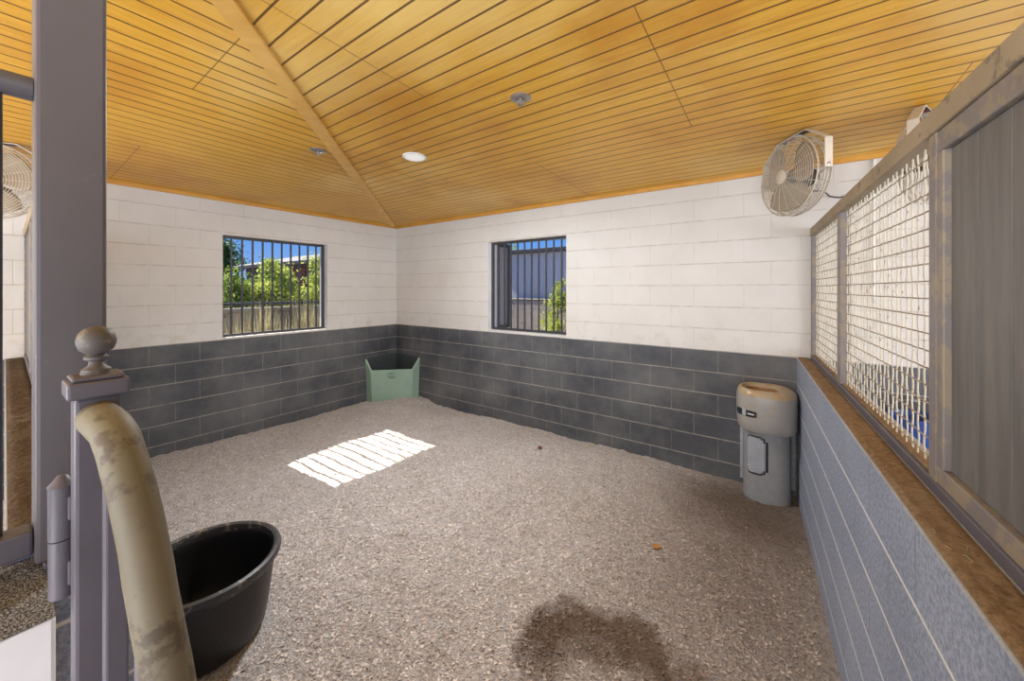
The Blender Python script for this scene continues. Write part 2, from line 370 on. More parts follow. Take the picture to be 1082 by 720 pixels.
# ------------------------------------------------------------------ mesh helpers
class MB:
    def __init__(self):
        self.v, self.f, self.mi = [], [], []
    def add(self, vs, fs, mi=0):
        o = len(self.v)
        self.v += [Vector(p) for p in vs]
        self.f += [tuple(i + o for i in f) for f in fs]
        self.mi += [mi] * len(fs)
        return self
    def box(self, a, b, mat=None, mi=0):
        x0, y0, z0 = a
        x1, y1, z1 = b
        vs = [Vector(p) for p in ((x0, y0, z0), (x1, y0, z0), (x1, y1, z0), (x0, y1, z0), (x0, y0, z1), (x1, y0, z1), (x1, y1, z1), (x0, y1, z1))]
        if mat:
            vs = [mat @ p for p in vs]
        return self.add(vs, [(3, 2, 1, 0), (4, 5, 6, 7), (0, 1, 5, 4), (1, 2, 6, 5), (2, 3, 7, 6), (3, 0, 4, 7)], mi)
    def tube(self, pts, r, n=8, closed=False, caps=True, mi=0):
        pts = [Vector(p) for p in pts]
        rs = r if isinstance(r, (list, tuple)) else [r] * len(pts)
        k = len(pts)
        rings = []
        up = None
        for i, p in enumerate(pts):
            if closed:
                d = pts[(i + 1) % k] - pts[i - 1]
            else:
                d = pts[min(i + 1, k - 1)] - pts[max(i - 1, 0)]
            d.normalize()
            if up is None:
                up = Vector((0, 0, 1)) if abs(d.z) < 0.9 else Vector((1, 0, 0))
            s1 = d.cross(up)
            if s1.length < 1e-6:
                s1 = d.orthogonal()
            s1.normalize()
            s2 = s1.cross(d).normalized()
            up = s2
            rings.append([p + (s1 * math.cos(2 * PI * j / n) + s2 * math.sin(2 * PI * j / n)) * rs[i] for j in range(n)])
        vs = [q for ring in rings for q in ring]
        fs = []
        for i in range(k if closed else k - 1):
            a, b = i * n, ((i + 1) % k) * n
            for j in range(n):
                fs.append((a + j, a + (j + 1) % n, b + (j + 1) % n, b + j))
        if caps and not closed:
            fs.append(tuple(reversed(range(n))))
            fs.append(tuple(range((k - 1) * n, k * n)))
        return self.add(vs, fs, mi)
    def loft(self, rings, cap0=True, cap1=True, mi=0):
        n = len(rings[0])
        vs = [q for r_ in rings for q in r_]
        fs = []
        for i in range(len(rings) - 1):
            for j in range(n):
                fs.append((i * n + j, i * n + (j + 1) % n, (i + 1) * n + (j + 1) % n, (i + 1) * n + j))
        if cap0:
            fs.append(tuple(reversed(range(n))))
        if cap1:
            fs.append(tuple(range((len(rings) - 1) * n, len(rings) * n)))
        return self.add(vs, fs, mi)
    def lathe(self, prof, c=(0, 0, 0), n=32, mat=None, cap0=True, cap1=True, mi=0):
        rings = []
        for r_, z in prof:
            ring = [Vector((c[0] + r_ * math.cos(2 * PI * j / n), c[1] + r_ * math.sin(2 * PI * j / n), c[2] + z)) for j in range(n)]
            if mat:
                ring = [mat @ p for p in ring]
            rings.append(ring)
        return self.loft(rings, cap0, cap1, mi)
    def prism(self, poly, z0, z1, mat=None, mi=0):
        a = [Vector((p[0], p[1], z0)) for p in poly]
        b = [Vector((p[0], p[1], z1)) for p in poly]
        if mat:
            a = [mat @ p for p in a]
            b = [mat @ p for p in b]
        return self.loft([a, b], mi=mi)
    def build(self, name, mats, parent=None, smooth=False, bevel=0.0, loc=None):
        me = bpy.data.meshes.new(name)
        me.from_pydata([tuple(p) for p in self.v], [], self.f)
        for m in (mats if isinstance(mats, (list, tuple)) else [mats]):
            me.materials.append(m)
        if len(set(self.mi)) > 1:
            me.polygons.foreach_set('material_index', self.mi)
        if smooth:
            me.polygons.foreach_set('use_smooth', [True] * len(me.polygons))
        me.update()
        o = bpy.data.objects.new(name, me)
        COL.objects.link(o)
        if parent:
            o.parent = parent
        if loc:
            o.location = loc
        if smooth:
            try:
                me.set_sharp_from_angle(angle=R(40))
            except Exception:
                pass
        if bevel:
            md = o.modifiers.new('bevel', 'BEVEL')
            md.width = bevel
            md.segments = 2
            md.limit_method = 'ANGLE'
            md.angle_limit = R(40)
        return o

def tag(o, label, cat, group=None, kind=None):
    o['label'] = label
    o['category'] = cat
    if group:
        o['group'] = group
    if kind:
        o['kind'] = kind
    return o

def thing(name, label, cat, loc=(0, 0, 0), rz=0.0, group=None):
    o = bpy.data.objects.new(name, None)
    o.empty_display_size = 0.1
    o.location = loc
    o.rotation_euler = (0, 0, rz)
    COL.objects.link(o)
    return tag(o, label, cat, group)

def struct(o, label=None, cat=None):
    o['kind'] = 'structure'
    if label:
        o['label'] = label
    if cat:
        o['category'] = cat
    return o

def copy_tree(o, parent=None):
    c = o.copy()
    COL.objects.link(c)
    if parent:
        c.parent = parent
    for ch in list(o.children):
        copy_tree(ch, c)
    return c

def frame_mat(org, ang):
    return Matrix.Translation(org) @ Matrix.Rotation(ang, 4, 'Z')

# ------------------------------------------------------------------ structure: walls
WT = 0.20
W1 = (-2.37, -1.165, 1.152, 2.322)      # window in the left wall: y0, y1, z0, z1
W2 = (1.934, 3.108, 1.158, 2.335)       # window in the back wall: x0, x1, z0, z1
ZB = -0.1
ZT = 2.86

def wall_with_hole(name, axis, lo, hi, w, face, out, mat):
    """a block wall with one opening; 'face' is the room-side plane, 'out' the outer plane."""
    b = MB()
    def P(u, v, z):
        return (u, v, z) if axis == 'x' else (v, u, z)
    us = [lo, w[0], w[1], hi]
    zs = [ZB, w[2], w[3], ZT]
    for i in range(3):
        for j in range(3):
            if i == 1 and j == 1:
                continue
            for pl in (face, out):
                b.add([P(us[i], pl, zs[j]), P(us[i + 1], pl, zs[j]), P(us[i + 1], pl, zs[j + 1]), P(us[i], pl, zs[j + 1])], [(0, 1, 2, 3)])
    for (a, c) in (((w[0], w[2]), (w[1], w[2])), ((w[1], w[2]), (w[1], w[3])), ((w[1], w[3]), (w[0], w[3])), ((w[0], w[3]), (w[0], w[2]))):
        b.add([P(a[0], face, a[1]), P(c[0], face, c[1]), P(c[0], out, c[1]), P(a[0], out, a[1])], [(0, 1, 2, 3)], 1)
    for (a, c) in (((lo, ZB), (hi, ZB)), ((hi, ZB), (hi, ZT)), ((hi, ZT), (lo, ZT)), ((lo, ZT), (lo, ZB))):
        b.add([P(a[0], face, a[1]), P(c[0], face, c[1]), P(c[0], out, c[1]), P(a[0], out, a[1])], [(0, 1, 2, 3)])
    return b.build(name, [mat, M['white_paint']])

struct(wall_with_hole('wall_left', 'y', -9.0, 0.2, W1, 0.0, -WT, M['wall_y']), 'block wall with barred garden window left of the green feeder', 'wall')
struct(wall_with_hole('wall_back', 'x', 0.0, 9.2, W2, 0.0, WT, M['wall_x']), 'block wall with barred window running behind the grey waterer', 'wall')

# right half wall (turned 3.3 degrees) and left half wall, each with a dirty top
RW = frame_mat((5.25, 0, 0), R(3.3))     # local -y runs towards the camera, local +x into the neighbouring stall
RL = 4.0
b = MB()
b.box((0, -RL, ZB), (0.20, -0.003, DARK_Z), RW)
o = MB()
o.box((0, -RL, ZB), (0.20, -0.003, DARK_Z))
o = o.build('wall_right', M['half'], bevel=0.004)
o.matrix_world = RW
struct(o, 'block half wall with daylight painted in as blue grey, carrying the mesh partition', 'wall')
def dirt_top(name, x0, x1, y0, y1, mw, mat='dirt'):
    b = MB()
    nx, ny = 8, int(abs(y1 - y0) / 0.02)
    vs = []
    for j in range(ny + 1):
        for i in range(nx + 1):
            x = x0 + (x1 - x0) * i / nx
            y = y0 + (y1 - y0) * j / ny
            e = min(i, nx - i, 1)
            z = DARK_Z + 0.001 + e * (0.004 + 0.008 * abs(noise.noise((x * 25, y * 25, 3.0))))
            vs.append((x, y, z))
    fs = [(j * (nx + 1) + i, j * (nx + 1) + i + 1, (j + 1) * (nx + 1) + i + 1, (j + 1) * (nx + 1) + i) for j in range(ny) for i in range(nx)]
    b.add(vs, fs)
    o = b.build(name, M[mat], smooth=True)
    o.matrix_world = mw
    return o
tag(dirt_top('dirt_layer', 0.006, 0.088, -RL + 0.01, -0.005, RW), 'brown dirt lying along the top of the right half wall', 'dirt', kind='stuff')

LW = frame_mat((0, -3.744, 0), R(-1.09))  # local +x runs along the wall towards the column; local -y faces the neighbouring stall
LLEN = 3.78
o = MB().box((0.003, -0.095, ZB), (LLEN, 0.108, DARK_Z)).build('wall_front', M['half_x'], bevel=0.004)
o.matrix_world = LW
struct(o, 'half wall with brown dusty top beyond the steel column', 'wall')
LWD = LW @ Matrix.Translation((0, 0, 0))
b = MB()
tag(dirt_top('dirt_layer', -0.090, 0.0, -LLEN + 0.02, -0.01, LW @ Matrix.Rotation(R(90), 4, 'Z'), 'dirt_grey'), 'grey brown dirt along the half wall top seen left of the column', 'dirt', kind='stuff')

# white wall of the aisle that carries the column and the pipe fence
b = MB()
b.box((3.70, -9.0, ZB), (4.06, -3.86, 1.105))
o = b.build('wall_aisle', M['white_wall'], bevel=0.006)
struct(o, 'white painted low wall below the steel column', 'wall')
b = MB()
nx, ny = 16, 120
vs = [(3.70 + 0.36 * i / nx, -6.2 + 2.34 * j / ny, 1.106 + (0.006 * abs(noise.noise((i * .9, j * .9, 1))) if 0 < i < nx else 0)) for j in range(ny + 1) for i in range(nx + 1)]
b.add(vs, [(j * (nx + 1) + i, j * (nx + 1) + i + 1, (j + 1) * (nx + 1) + i + 1, (j + 1) * (nx + 1) + i) for j in range(ny) for i in range(nx)])
struct(b.build('trim_1', M['cap_top']), 'gritty speckled cap on the low white wall', 'wall cap')

# ------------------------------------------------------------------ ceiling (shallow hip), trims
CH, PITCH = 2.73, 0.040
def ceil_z(x, y):
    return CH + PITCH * max(0.0, min(x, -y))
b = MB()
def cz(x, y):
    return (x, y, CH + PITCH * min(x, -y))
# back slope: the eave is the back wall; left slope: the eave is the left wall
D = 9.0
T = Vector((0, 0, 0.04))
back = [cz(0, 0), cz(9.2, 0), cz(9.2, -D), cz(D, -D)]
left = [cz(0, 0), cz(D, -D), cz(0, -D)]
for poly, mi in ((back, 0), (left, 1)):
    p = [Vector(q) for q in poly]
    n_ = len(p)
    b.add(p + [q + T for q in p], [tuple(range(n_)), tuple(reversed(range(n_, 2 * n_)))], mi)
struct(b.build('ceiling', [M['ceil_x'], M['ceil_y']]), 'varnished pine board ceiling in two shallow slopes', 'ceiling')
def trim(name, pts, mat, w, h, label):
    a, c = Vector(pts[0]), Vector(pts[1])
    d = (c - a).normalized()
    s_ = d.cross(Vector((0, 0, 1))).normalized()
    b = MB()
    ring = lambda p: [p + s_ * (-w / 2), p + s_ * (w / 2), p + s_ * (w / 2) + Vector((0, 0, h)), p - s_ * (w / 2) + Vector((0, 0, h))]
    b.loft([ring(a), ring(c)])
    return struct(b.build(name, mat, bevel=0.003), label, 'trim')
trim('trim_2', ((0.012, -9, CH - 0.035), (0.012, -0.02, CH - 0.035)), M['trim_wood'], 0.022, 0.05, 'pine strip along the top of the left wall')
trim('trim_3', ((0.0, -0.012, CH - 0.035), (9.2, -0.012, CH - 0.035)), M['trim_wood'], 0.022, 0.05, 'pine strip along the top of the back wall')
# hip board, laid on the left-slope side of the mitre
t0, t1 = 0.05, 6.0
off = Vector((-1, -1, 0)).normalized() * 0.045
b = MB()
def hp(t, sgn):
    p = Vector((t, -t, 0)) + off + Vector((-1, -1, 0)).normalized() * 0.045 * sgn
    p.z = CH + PITCH * min(p.x, -p.y)
    return p
rs = []
for t in (t0, t1):
    p, q = hp(t, 1), hp(t, -1)
    rs.append([p, p - Vector((0, 0, 0.016)), q - Vector((0, 0, 0.016)), q])
b.loft(rs)
struct(b.build('trim_4', M['hip_wood'], bevel=0.002), 'pale pine board covering the hip joint of the ceiling', 'trim')
# eaves outside
b = MB()
b.box((-0.80, -9.0, 2.60), (-0.2, 0.9, 2.70))
b.box((-0.80, 0.2, 2.60), (9.2, 0.8, 2.70))
struct(b.build('trim_5', M['shutter']), 'roof eave outside the two windows', 'eave')

# ------------------------------------------------------------------ floors
def bed_h(x, y):
    h = 0.030 * noise.noise((x * 0.9, y * 0.9, 0.3)) + 0.018 * noise.noise((x * 2.3, y * 2.3, 4.0)) + 0.008 * noise.noise((x * 7, y * 7, 2.0)) + 0.009 * noise.noise((x * 16, y * 16, 7.0)) + 0.007 * noise.noise((x * 33, y * 33, 9.0))
    d = math.hypot(x - 4.50, (y + 2.30) * 1.2)
    h -= 0.055 * max(0, 1 - (d / 0.42) ** 2)
    d = math.hypot(x - 4.56, (y + 2.42) * 1.2)
    h += 0.03 * max(0, 1 - (d / 0.24) ** 2)
    h += 0.05 * math.exp(-((x - 0.5) ** 2 + (y + 0.5) ** 2) / 0.25)
    h -= 0.02 * math.exp(-(y / 0.3) ** 2) * (x > 0.8)
    d = math.hypot(x - 2.86, y + 3.316)
    return h * min(1, max(0.0, (d - 0.30) / 0.2)) if d < 0.5 else h
b = MB()
st = 0.02
nx, ny = int(5.62 / st), int(4.30 / st)
vs = [(0.0 + i * st, -4.29 + j * st, bed_h(i * st, -4.29 + j * st)) for j in range(ny + 1) for i in range(nx + 1)]
b.add(vs, [(j * (nx + 1) + i, j * (nx + 1) + i + 1, (j + 1) * (nx + 1) + i + 1, (j + 1) * (nx + 1) + i) for j in range(ny) for i in range(nx)])
struct(b.build('floor', M['bed'], smooth=True), 'bedding covered stall floor of sand and shavings', 'floor')
b = MB()
b.box((0, -9.0, -0.2), (9.2, 0.0, -0.1))
struct(b.build('floor_base', M['concrete']), 'concrete slab under the stalls and aisle', 'floor')
b = MB()
b.box((5.7, -4.2, -0.1), (9.2, 0.0, -0.01))
b.box((0.0, -9.0, -0.1), (3.7, -4.3, -0.01))
struct(b.build('floor_stalls', M['bed']), 'bedding in the neighbouring stalls', 'floor')

# shavings scattered over the bedding (uncountable)
b = MB()
rnd = random.Random(3)
for i in range(70000):
    if i % 2:
        # denser towards the doorway
        x, y = rnd.uniform(2.2, 5.3), -3.6 + 2.6 * rnd.random() ** 1.3
    else:
        x, y = rnd.uniform(0.05, 5.25), rnd.uniform(-3.62, -0.05)
    if math.hypot(x - 2.86, y + 3.316) < 0.28 or (x > 4.82 and y > -0.32) or (x < .7 and y > -.7 and x - y < 0.95):
        continue
    if x > 5.24 - y * 0.0577:
        continue
    L = rnd.uniform(0.0025, 0.008)
    W = L * rnd.uniform(0.25, 0.7)
    a = rnd.uniform(0, 2 * PI)
    tilt = rnd.uniform(-0.5, 0.5)
    h = bed_h(x, y) + 0.0015
    dx, dy = math.cos(a), math.sin(a)
    nx_, ny_ = -dy, dx
    p = Vector((x, y, h))
    u = Vector((dx, dy, tilt * 0.6)) * L
    w = Vector((nx_, ny_, rnd.uniform(-.4, .4))) * W
    lift = Vector((0, 0, abs(u.z) + abs(w.z)))
    p += lift * 0.8
    b.add([p - u - w, p + u - w, p + u + w, p - u + w], [(0, 1, 2, 3)])
tag(b.build('wood_shavings', M['chip']), 'small pale shavings scattered over the bedding', 'shavings', kind='stuff')

# ------------------------------------------------------------------ windows with bars
def window(name, axis, w, plane, label):
    root = bpy.data.objects.new(name, None)
    COL.objects.link(root)
    struct(root, label, 'window')
    def P(u, v, z):
        return (u, v, z) if axis == 'x' else (v, u, z)
    def bx(b, u0, u1, z0, z1, d):
        p, q = P(u0, plane - d, z0), P(u1, plane + d, z1)
        b.box(tuple(min(i, j) for i, j in zip(p, q)), tuple(max(i, j) for i, j in zip(p, q)))
    fw = 0.030
    f = MB()
    g = 0.002
    bx(f, w[0] + g, w[0] + fw, w[2] + g, w[3] - g, 0.018)
    bx(f, w[1] - fw, w[1] - g, w[2] + g, w[3] - g, 0.018)
    bx(f, w[0] + fw, w[1] - fw, w[3] - fw, w[3] - g, 0.018)
    bx(f, w[0] + fw, w[1] - fw, w[2] + g, w[2] + fw, 0.018)
    f.build('window_frame', M['bar'], root, bevel=0.002)
    n = 10
    for k in range(n):
        u = w[0] + (w[1] - w[0]) * (k + 1) / (n + 1)
        q = MB()
        bx(q, u - 0.0095, u + 0.0095, w[2] + fw, w[3] - fw, 0.008)
        q.build('bar', M['bar'], root, bevel=0.002)
    return root
window('window_1', 'y', W1, -0.09, 'barred window in the left wall looking on shrubs')
window('window_2', 'x', W2, 0.09, 'barred window in the back wall looking on a grey building')

# opened shutter outside the second window
sh = thing('window_shutter', 'grey shutter folded open outside the back wall window', 'shutter', (1.915, 0.205, 1.15))
MB().box((-0.02, 0.0, 0.0), (0.012, 0.30, 1.2)).build('shutter_panel', M['shutter'], sh, bevel=0.003)
b = MB()
b.box((0.012, 0.0, 0.0), (0.026, 0.045, 1.2)); b.box((0.012, 0.255, 0.0), (0.026, 0.30, 1.2)); b.box((0.012, 0.045, 0.0), (0.026, 0.255, 0.05)); b.box((0.012, 0.045, 1.15), (0.026, 0.255, 1.2))
b.build('shutter_frame', M['bar'], sh, bevel=0.002)

# ------------------------------------------------------------------ mesh and board partition on the right half wall
PT = 2.20            # top of the partition
def crimped(b, p0, p1, r, amp, side, pitch, phase, n=6, mi=0):
    p0, p1 = Vector(p0), Vector(p1)
    L = (p1 - p0).length
    k = max(2, int(round(L / (pitch / 2))))
    k *= 2
    pts = []
    for i in range(k + 1):
        s_ = L * i / k
        pts.append(p0.lerp(p1, i / k) + side * amp * math.cos(PI * s_ / pitch + phase))
    b.tube(pts, r, n, mi=mi)
pr = thing('stall_partition', 'tall steel partition of wire mesh and charcoal boards on right half wall', 'partition')
pr.matrix_world = RW @ Matrix.Translation((0, 0, DARK_Z))
H = PT - DARK_Z
X0, X1 = 0.092, 0.142
YE = -RL
# positions along the wall measured from the back wall (negative y)
def rail(name, a, c, m, bev=0.004):
    return MB().box(a, c).build(name, m, pr, bevel=bev)
rail('top_rail', (X0 - 0.004, YE, H - 0.065), (X1 + 0.004, -0.012, H), M['dusty'])
rail('bottom_rail', (X0, YE, 0.0), (X1, -0.012, 0.035), M['gate_steel'])
rail('dust_ledge', (X0 + 0.012, -2.36, 0.035), (X1 - 0.006, -0.06, 0.043), M['dirt'], 0.002)
POST = [(-0.055, -0.012), (-1.155, -1.075), (-2.425, -2.375)]
for y0, y1 in POST:
    MB().box((X0 + 0.001, y0, 0.035), (X1 - 0.001, y1, H - 0.065)).build('post', M['part_steel'], pr, bevel=0.004)
def mesh_panel(y0, y1):
    b = MB()
    z0, z1 = 0.043, H - 0.067
    xm = (X0 + X1) / 2 + 0.004
    ny = max(2, int(round(abs(y1 - y0) / 0.051)))
    nz = int(round((z1 - z0) / 0.0535))
    ys = [y0 + (y1 - y0) * (k + 0.5) / ny for k in range(ny)]
    zs = [z0 + (z1 - z0) * (k + 0.35) / nz for k in range(nz)]
    sx = Vector((1, 0, 0))
    for k, y in enumerate(ys):
        crimped(b, (xm, y, z0 - 0.004), (xm, y, z1 + 0.004), 0.0025, 0.0014, sx, (z1 - z0) / nz, PI * k, 6)
    for k, z in enumerate(zs):
        crimped(b, (xm, y0 - 0.003, z), (xm, y1 + 0.003, z), 0.0024, 0.0014, sx, abs(y1 - y0) / ny, PI * (k + 1), 6, 1)
        
    o = b.build('wire_mesh', [M['mesh'], M['mesh_rod']], pr, smooth=True)
    return o
mesh_panel(-1.075, -0.055)
mesh_panel(-2.375, -1.155)
# board panel
b = MB()
PY0 = -2.425
b.box((X0 + 0.003, YE, H - 0.125), (X1 - 0.003, PY0, H - 0.067))
b.box((X0 + 0.003, YE, 0.036), (X1 - 0.003, PY0, 0.085))
b.box((X0 + 0.002, PY0 - 0.040, 0.085), (X1 - 0.003, PY0 - 0.001, H - 0.125))
b.build('panel_frame', M['part_steel'], pr, bevel=0.004)
MB().box((X0 + 0.0395, YE, 0.087), (X0 + 0.045, PY0 - 0.053, H - 0.127)).build('backing', M['bar'], pr)
y = PY0 - 0.041
while y > YE + 0.1:
    MB().box((X0 + 0.018, y - 0.132, 0.087), (X0 + 0.038, y, H - 0.127)).build('board', M['boards'], pr, bevel=0.0012)
    y -= 0.1355

# the like partition beyond the column, seen edge on
pl = thing('stall_partition', 'grey partition seen edge on between wall fan and steel column', 'partition')
pl.matrix_world = LW @ Matrix.Translation((0, 0, DARK_Z))
MB().box((0.012, -0.004, H - 0.065), (LLEN, 0.046, H)).build('top_rail', M['dusty'], pl, bevel=0.004)
MB().box((0.012, 0.0, 0.0), (LLEN, 0.042, 0.035)).build('bottom_rail', M['gate_steel'], pl, bevel=0.004)
for x in (0.012, 1.2, 2.4, 3.6):
    MB().box((x, 0.001, 0.035), (x + 0.05, 0.041, H - 0.065)).build('post', M['part_steel'], pl, bevel=0.004)
x = 0.064
while x < LLEN - 0.15:
    if not any(x < q + 0.05 and x + 0.132 > q for q in (1.2, 2.4, 3.6)):
        MB().box((x, 0.012, 0.037), (x + 0.132, 0.032, H - 0.067)).build('board', M['boards'], pl, bevel=0.003)
    x += 0.136

# ------------------------------------------------------------------ column, fence, gate
c = thing('steel_column', 'tall square mauve grey steel column at the left of the doorway', 'column', (3.83, -3.824, 1.115))
MB().box((-0.05, -0.051, 0.012), (0.05, 0.051, 1.60)).build('shaft', M['steel'], c, bevel=0.007)
MB().box((-0.058, -0.040, 0.0), (0.056, 0.056, 0.012)).build('base_plate', M['steel'], c, bevel=0.003)

f = thing('pipe_fence', 'dark grey pipe fence panel running off left of the column', 'fence', (3.83, -3.876, 1.115))
MB().tube([(0, -2.0, 1.012), (0, 0, 1.012)], 0.0245, 14).build('top_rail', M['steel'], f, smooth=True)
MB().box((-0.025, -2.0, 0.028), (0.030, 0.0, 0.080)).build('bottom_rail', M['gate_steel'], f, bevel=0.005)
for k in range(8):
    MB().tube([(0, -0.046 - 0.11 * k, 0.08), (0, -0.046 - 0.11 * k, 0.99)], 0.0085, 10).build('bar', M['bar'], f, smooth=True)
for k in range(3):
    MB().box((-0.02, -0.22 - k * 0.8, 0.0), (0.02, -0.18 - k * 0.8, 0.03)).build('foot', M['steel'], f, bevel=0.003)

g = thing('yoke_gate', 'grey steel stall gate with ball finial and tan wrapped curved top pipe', 'gate', (4.175, -3.824, 0.02))
def gz(z):
    return z - 0.02
MB().box((-0.025, -0.027, 0.0), (0.025, 0.027, gz(1.520))).build('hinge_post', M['gate_steel'], g, bevel=0.005)
MB().box((-0.034, -0.036, gz(1.520)), (0.034, 0.036, gz(1.548))).box((-0.030, -0.031, gz(1.548)), (0.030, 0.031, gz(1.556))).build('post_cap', M['gate_steel'], g, bevel=0.004)
prof = [(0.026, gz(1.556)), (0.024, gz(1.564)), (0.014, gz(1.570)), (0.012, gz(1.577)), (0.020, gz(1.581)), (0.021, gz(1.585)), (0.014, gz(1.589)),
        (0.018, gz(1.591)), (0.028, gz(1.597)), (0.0325, gz(1.607)), (0.033, gz(1.614)), (0.030, gz(1.624)), (0.022, gz(1.632)), (0.010, gz(1.6365)), (0.001, gz(1.637))]
MB().lathe([(r_ * 0.74, z_) for r_, z_ in prof], n=28).build('ball_finial', M['finial'], g, smooth=True)
# curved pipe: Catmull-Rom through the measured points, then the dip and the far shoulder
ctl = [(4.198, -3.829, 1.486), (4.235, -3.826, 1.484), (4.278, -3.819, 1.470), (4.318, -3.813, 1.425), (4.365, -3.805, 1.348), (4.408, -3.799, 1.254), (4.438, -3.790, 1.157),
       (4.49, -3.783, 1.06), (4.62, -3.778, 0.97), (4.74, -3.768, 0.93), (4.86, -3.760, 0.97), (4.945, -3.756, 1.06), (5.01, -3.752, 1.18), (5.06, -3.748, 1.30), (5.12, -3.745, 1.40), (5.20, -3.742, 1.44), (5.27, -3.740, 1.445)]
ctl = [Vector(p) - Vector((4.175, -3.827, 0.02)) for p in ctl]
pts = []
for i in range(len(ctl) - 1):
    p0, p1, p2, p3 = ctl[max(i - 1, 0)], ctl[i], ctl[i + 1], ctl[min(i + 2, len(ctl) - 1)]
    for k in range(5):
        t = k / 5
        pts.append(0.5 * ((2 * p1) + (p2 - p0) * t + (2 * p0 - 5 * p1 + 4 * p2 - p3) * t * t + (3 * p1 - p0 - 3 * p2 + p3) * t ** 3))
pts.append(ctl[-1])
rr = [0.0272 + 0.0010 * noise.noise((i * 0.5, 0, 0)) for i in range(len(pts))]
rr[0] = 0.023
rr[1] = 0.026
MB().tube(pts, rr, 22).build('yoke_pipe', M['pad'], g, smooth=True)
def yoke_z(x):
    best = min(pts, key=lambda p: abs(p.x - x))
    return best.z, best.y
for x in (0.105, 0.215, 0.325, 0.435, 0.545, 0.655, 0.765, 0.875, 0.985):
    z, yy = yoke_z(x)
    MB().box((x - 0.014, yy - 0.013, 0.25), (x + 0.014, yy + 0.013, z - 0.015)).build('bar', M['gate_steel'], g, bevel=0.003)
MB().box((1.07, 0.062, 0.0), (1.12, 0.112, gz(1.50))).build('latch_post', M['gate_steel'], g, bevel=0.005)
def skew_rail(z0, z1, name):
    b = MB()
    ring = lambda x, y: [Vector((x, y - 0.02, z0)), Vector((x, y + 0.02, z0)), Vector((x, y + 0.02, z1)), Vector((x, y - 0.02, z1))]
    b.loft([ring(0.025, 0.0), ring(0.30, 0.024), ring(1.07, 0.086)])
    b.build(name, M['gate_steel'], g, bevel=0.004)
skew_rail(0.20, 0.25, 'middle_rail')
skew_rail(0.04, 0.09, 'bottom_rail')
# hinge on the column side of the post
b = MB()
b.lathe([(0.0155, gz(1.180)), (0.0155, gz(1.276))], c=(-0.040, -0.035, 0), n=20)
b.build('hinge', M['gate_steel'], g, smooth=True)
b = MB()
b.lathe([(0.0158, gz(1.278)), (0.0158, gz(1.365)), (0.017, gz(1.368)), (0.011, gz(1.375)), (0.006, gz(1.383)), (0.001, gz(1.385))], c=(-0.040, -0.035, 0), n=20)
b.build('hinge', M['gate_steel'], g, smooth=True)
for za in (1.20, 1.31):
    MB().box((-0.040, -0.030, gz(za)), (-0.020, -0.018, gz(za + 0.04))).build('hinge_strap', M['gate_steel'], g, bevel=0.002)

# ------------------------------------------------------------------ black rubber tub
tb = thing('feed_tub', 'round black rubber tub standing on the bedding behind the gate', 'tub', (2.86, -3.316, 0.0))
prof = [(0.001, 0.004), (0.20, 0.004), (0.232, 0.012), (0.250, 0.040), (0.264, 0.12), (0.286, 0.30), (0.290, 0.345), (0.302, 0.352), (0.312, 0.362), (0.314, 0.378), (0.306, 0.388), (0.292, 0.388), (0.284, 0.380), (0.278, 0.36), (0.272, 0.30), (0.250, 0.12), (0.236, 0.05), (0.21, 0.03), (0.001, 0.026)]
MB().lathe(prof[:6] + [(0.288, 0.338)], n=64, cap0=False, cap1=False).build('tub_wall', M['rubber'], tb, smooth=True)
MB().lathe([(0.2885, 0.330), (0.300, 0.340), (0.306, 0.352), (0.315, 0.360), (0.318, 0.374), (0.312, 0.387), (0.298, 0.392), (0.286, 0.386), (0.281, 0.372), (0.280, 0.355)], n=64, cap0=False, cap1=False).build('rim', M['rubber_rim'], tb, smooth=True)
MB().lathe([(0.280, 0.356), (0.276, 0.345), (0.274, 0.30), (0.252, 0.12), (0.236, 0.05), (0.21, 0.03), (0.001, 0.026)], n=64, cap0=False, cap1=False).build('lining', M['rubber'], tb, smooth=True)

# ------------------------------------------------------------------ waterer in the right corner
wt = thing('horse_waterer', 'grey wall hung automatic waterer with rust stained bowl in right corner', 'waterer', (5.045, 0.0, 0.0))
def sup(cx, cy, a, bq, z, n=48, e=2.6, flat=True):
    ring = []
    for j in range(n):
        th = 2 * PI * j / n
        cs, sn = math.cos(th), math.sin(th)
        x = a * math.copysign(abs(cs) ** (2 / e), cs)
        yv = bq * math.copysign(abs(sn) ** (2 / e), sn)
        ring.append(Vector((cx + x, min(cy + yv, -0.006) if flat else cy + yv, z)))
    return ring
b = MB()
b.loft([sup(0, -0.13, 0.165, 0.155, z, e=3.0) for z in (-0.04, 0.06, 0.30, 0.60)])
b.build('pedestal', M['greige'], wt, smooth=True)
b = MB()
rings = [sup(0, -0.19, 0.165, 0.165, 0.555), sup(0, -0.20, 0.190, 0.19, 0.563), sup(0, -0.205, 0.203, 0.2, 0.59), sup(0, -0.21, 0.207, 0.205, 0.64), sup(0, -0.21, 0.209, 0.209, 0.82), sup(0, -0.21, 0.206, 0.206, 0.848)]
b.loft(rings, cap0=True, cap1=False)
b.build('bowl', M['bowl'], wt, smooth=True)
b = MB()
rings = [sup(0, -0.21, 0.206, 0.206, 0.848), sup(-0.002, -0.211, 0.201, 0.201, 0.862), sup(-0.006, -0.214, 0.188, 0.188, 0.884),
         sup(-0.013, -0.220, 0.168, 0.168, 0.897), sup(-0.022, -0.227, 0.146, 0.148, 0.898), sup(-0.030, -0.233, 0.126, 0.128, 0.888), sup(-0.035, -0.235, 0.112, 0.114, 0.872)]
b.loft(rings, cap0=False, cap1=False)
b.build('rim', M['bowl_rim'], wt, smooth=True)
b = MB()
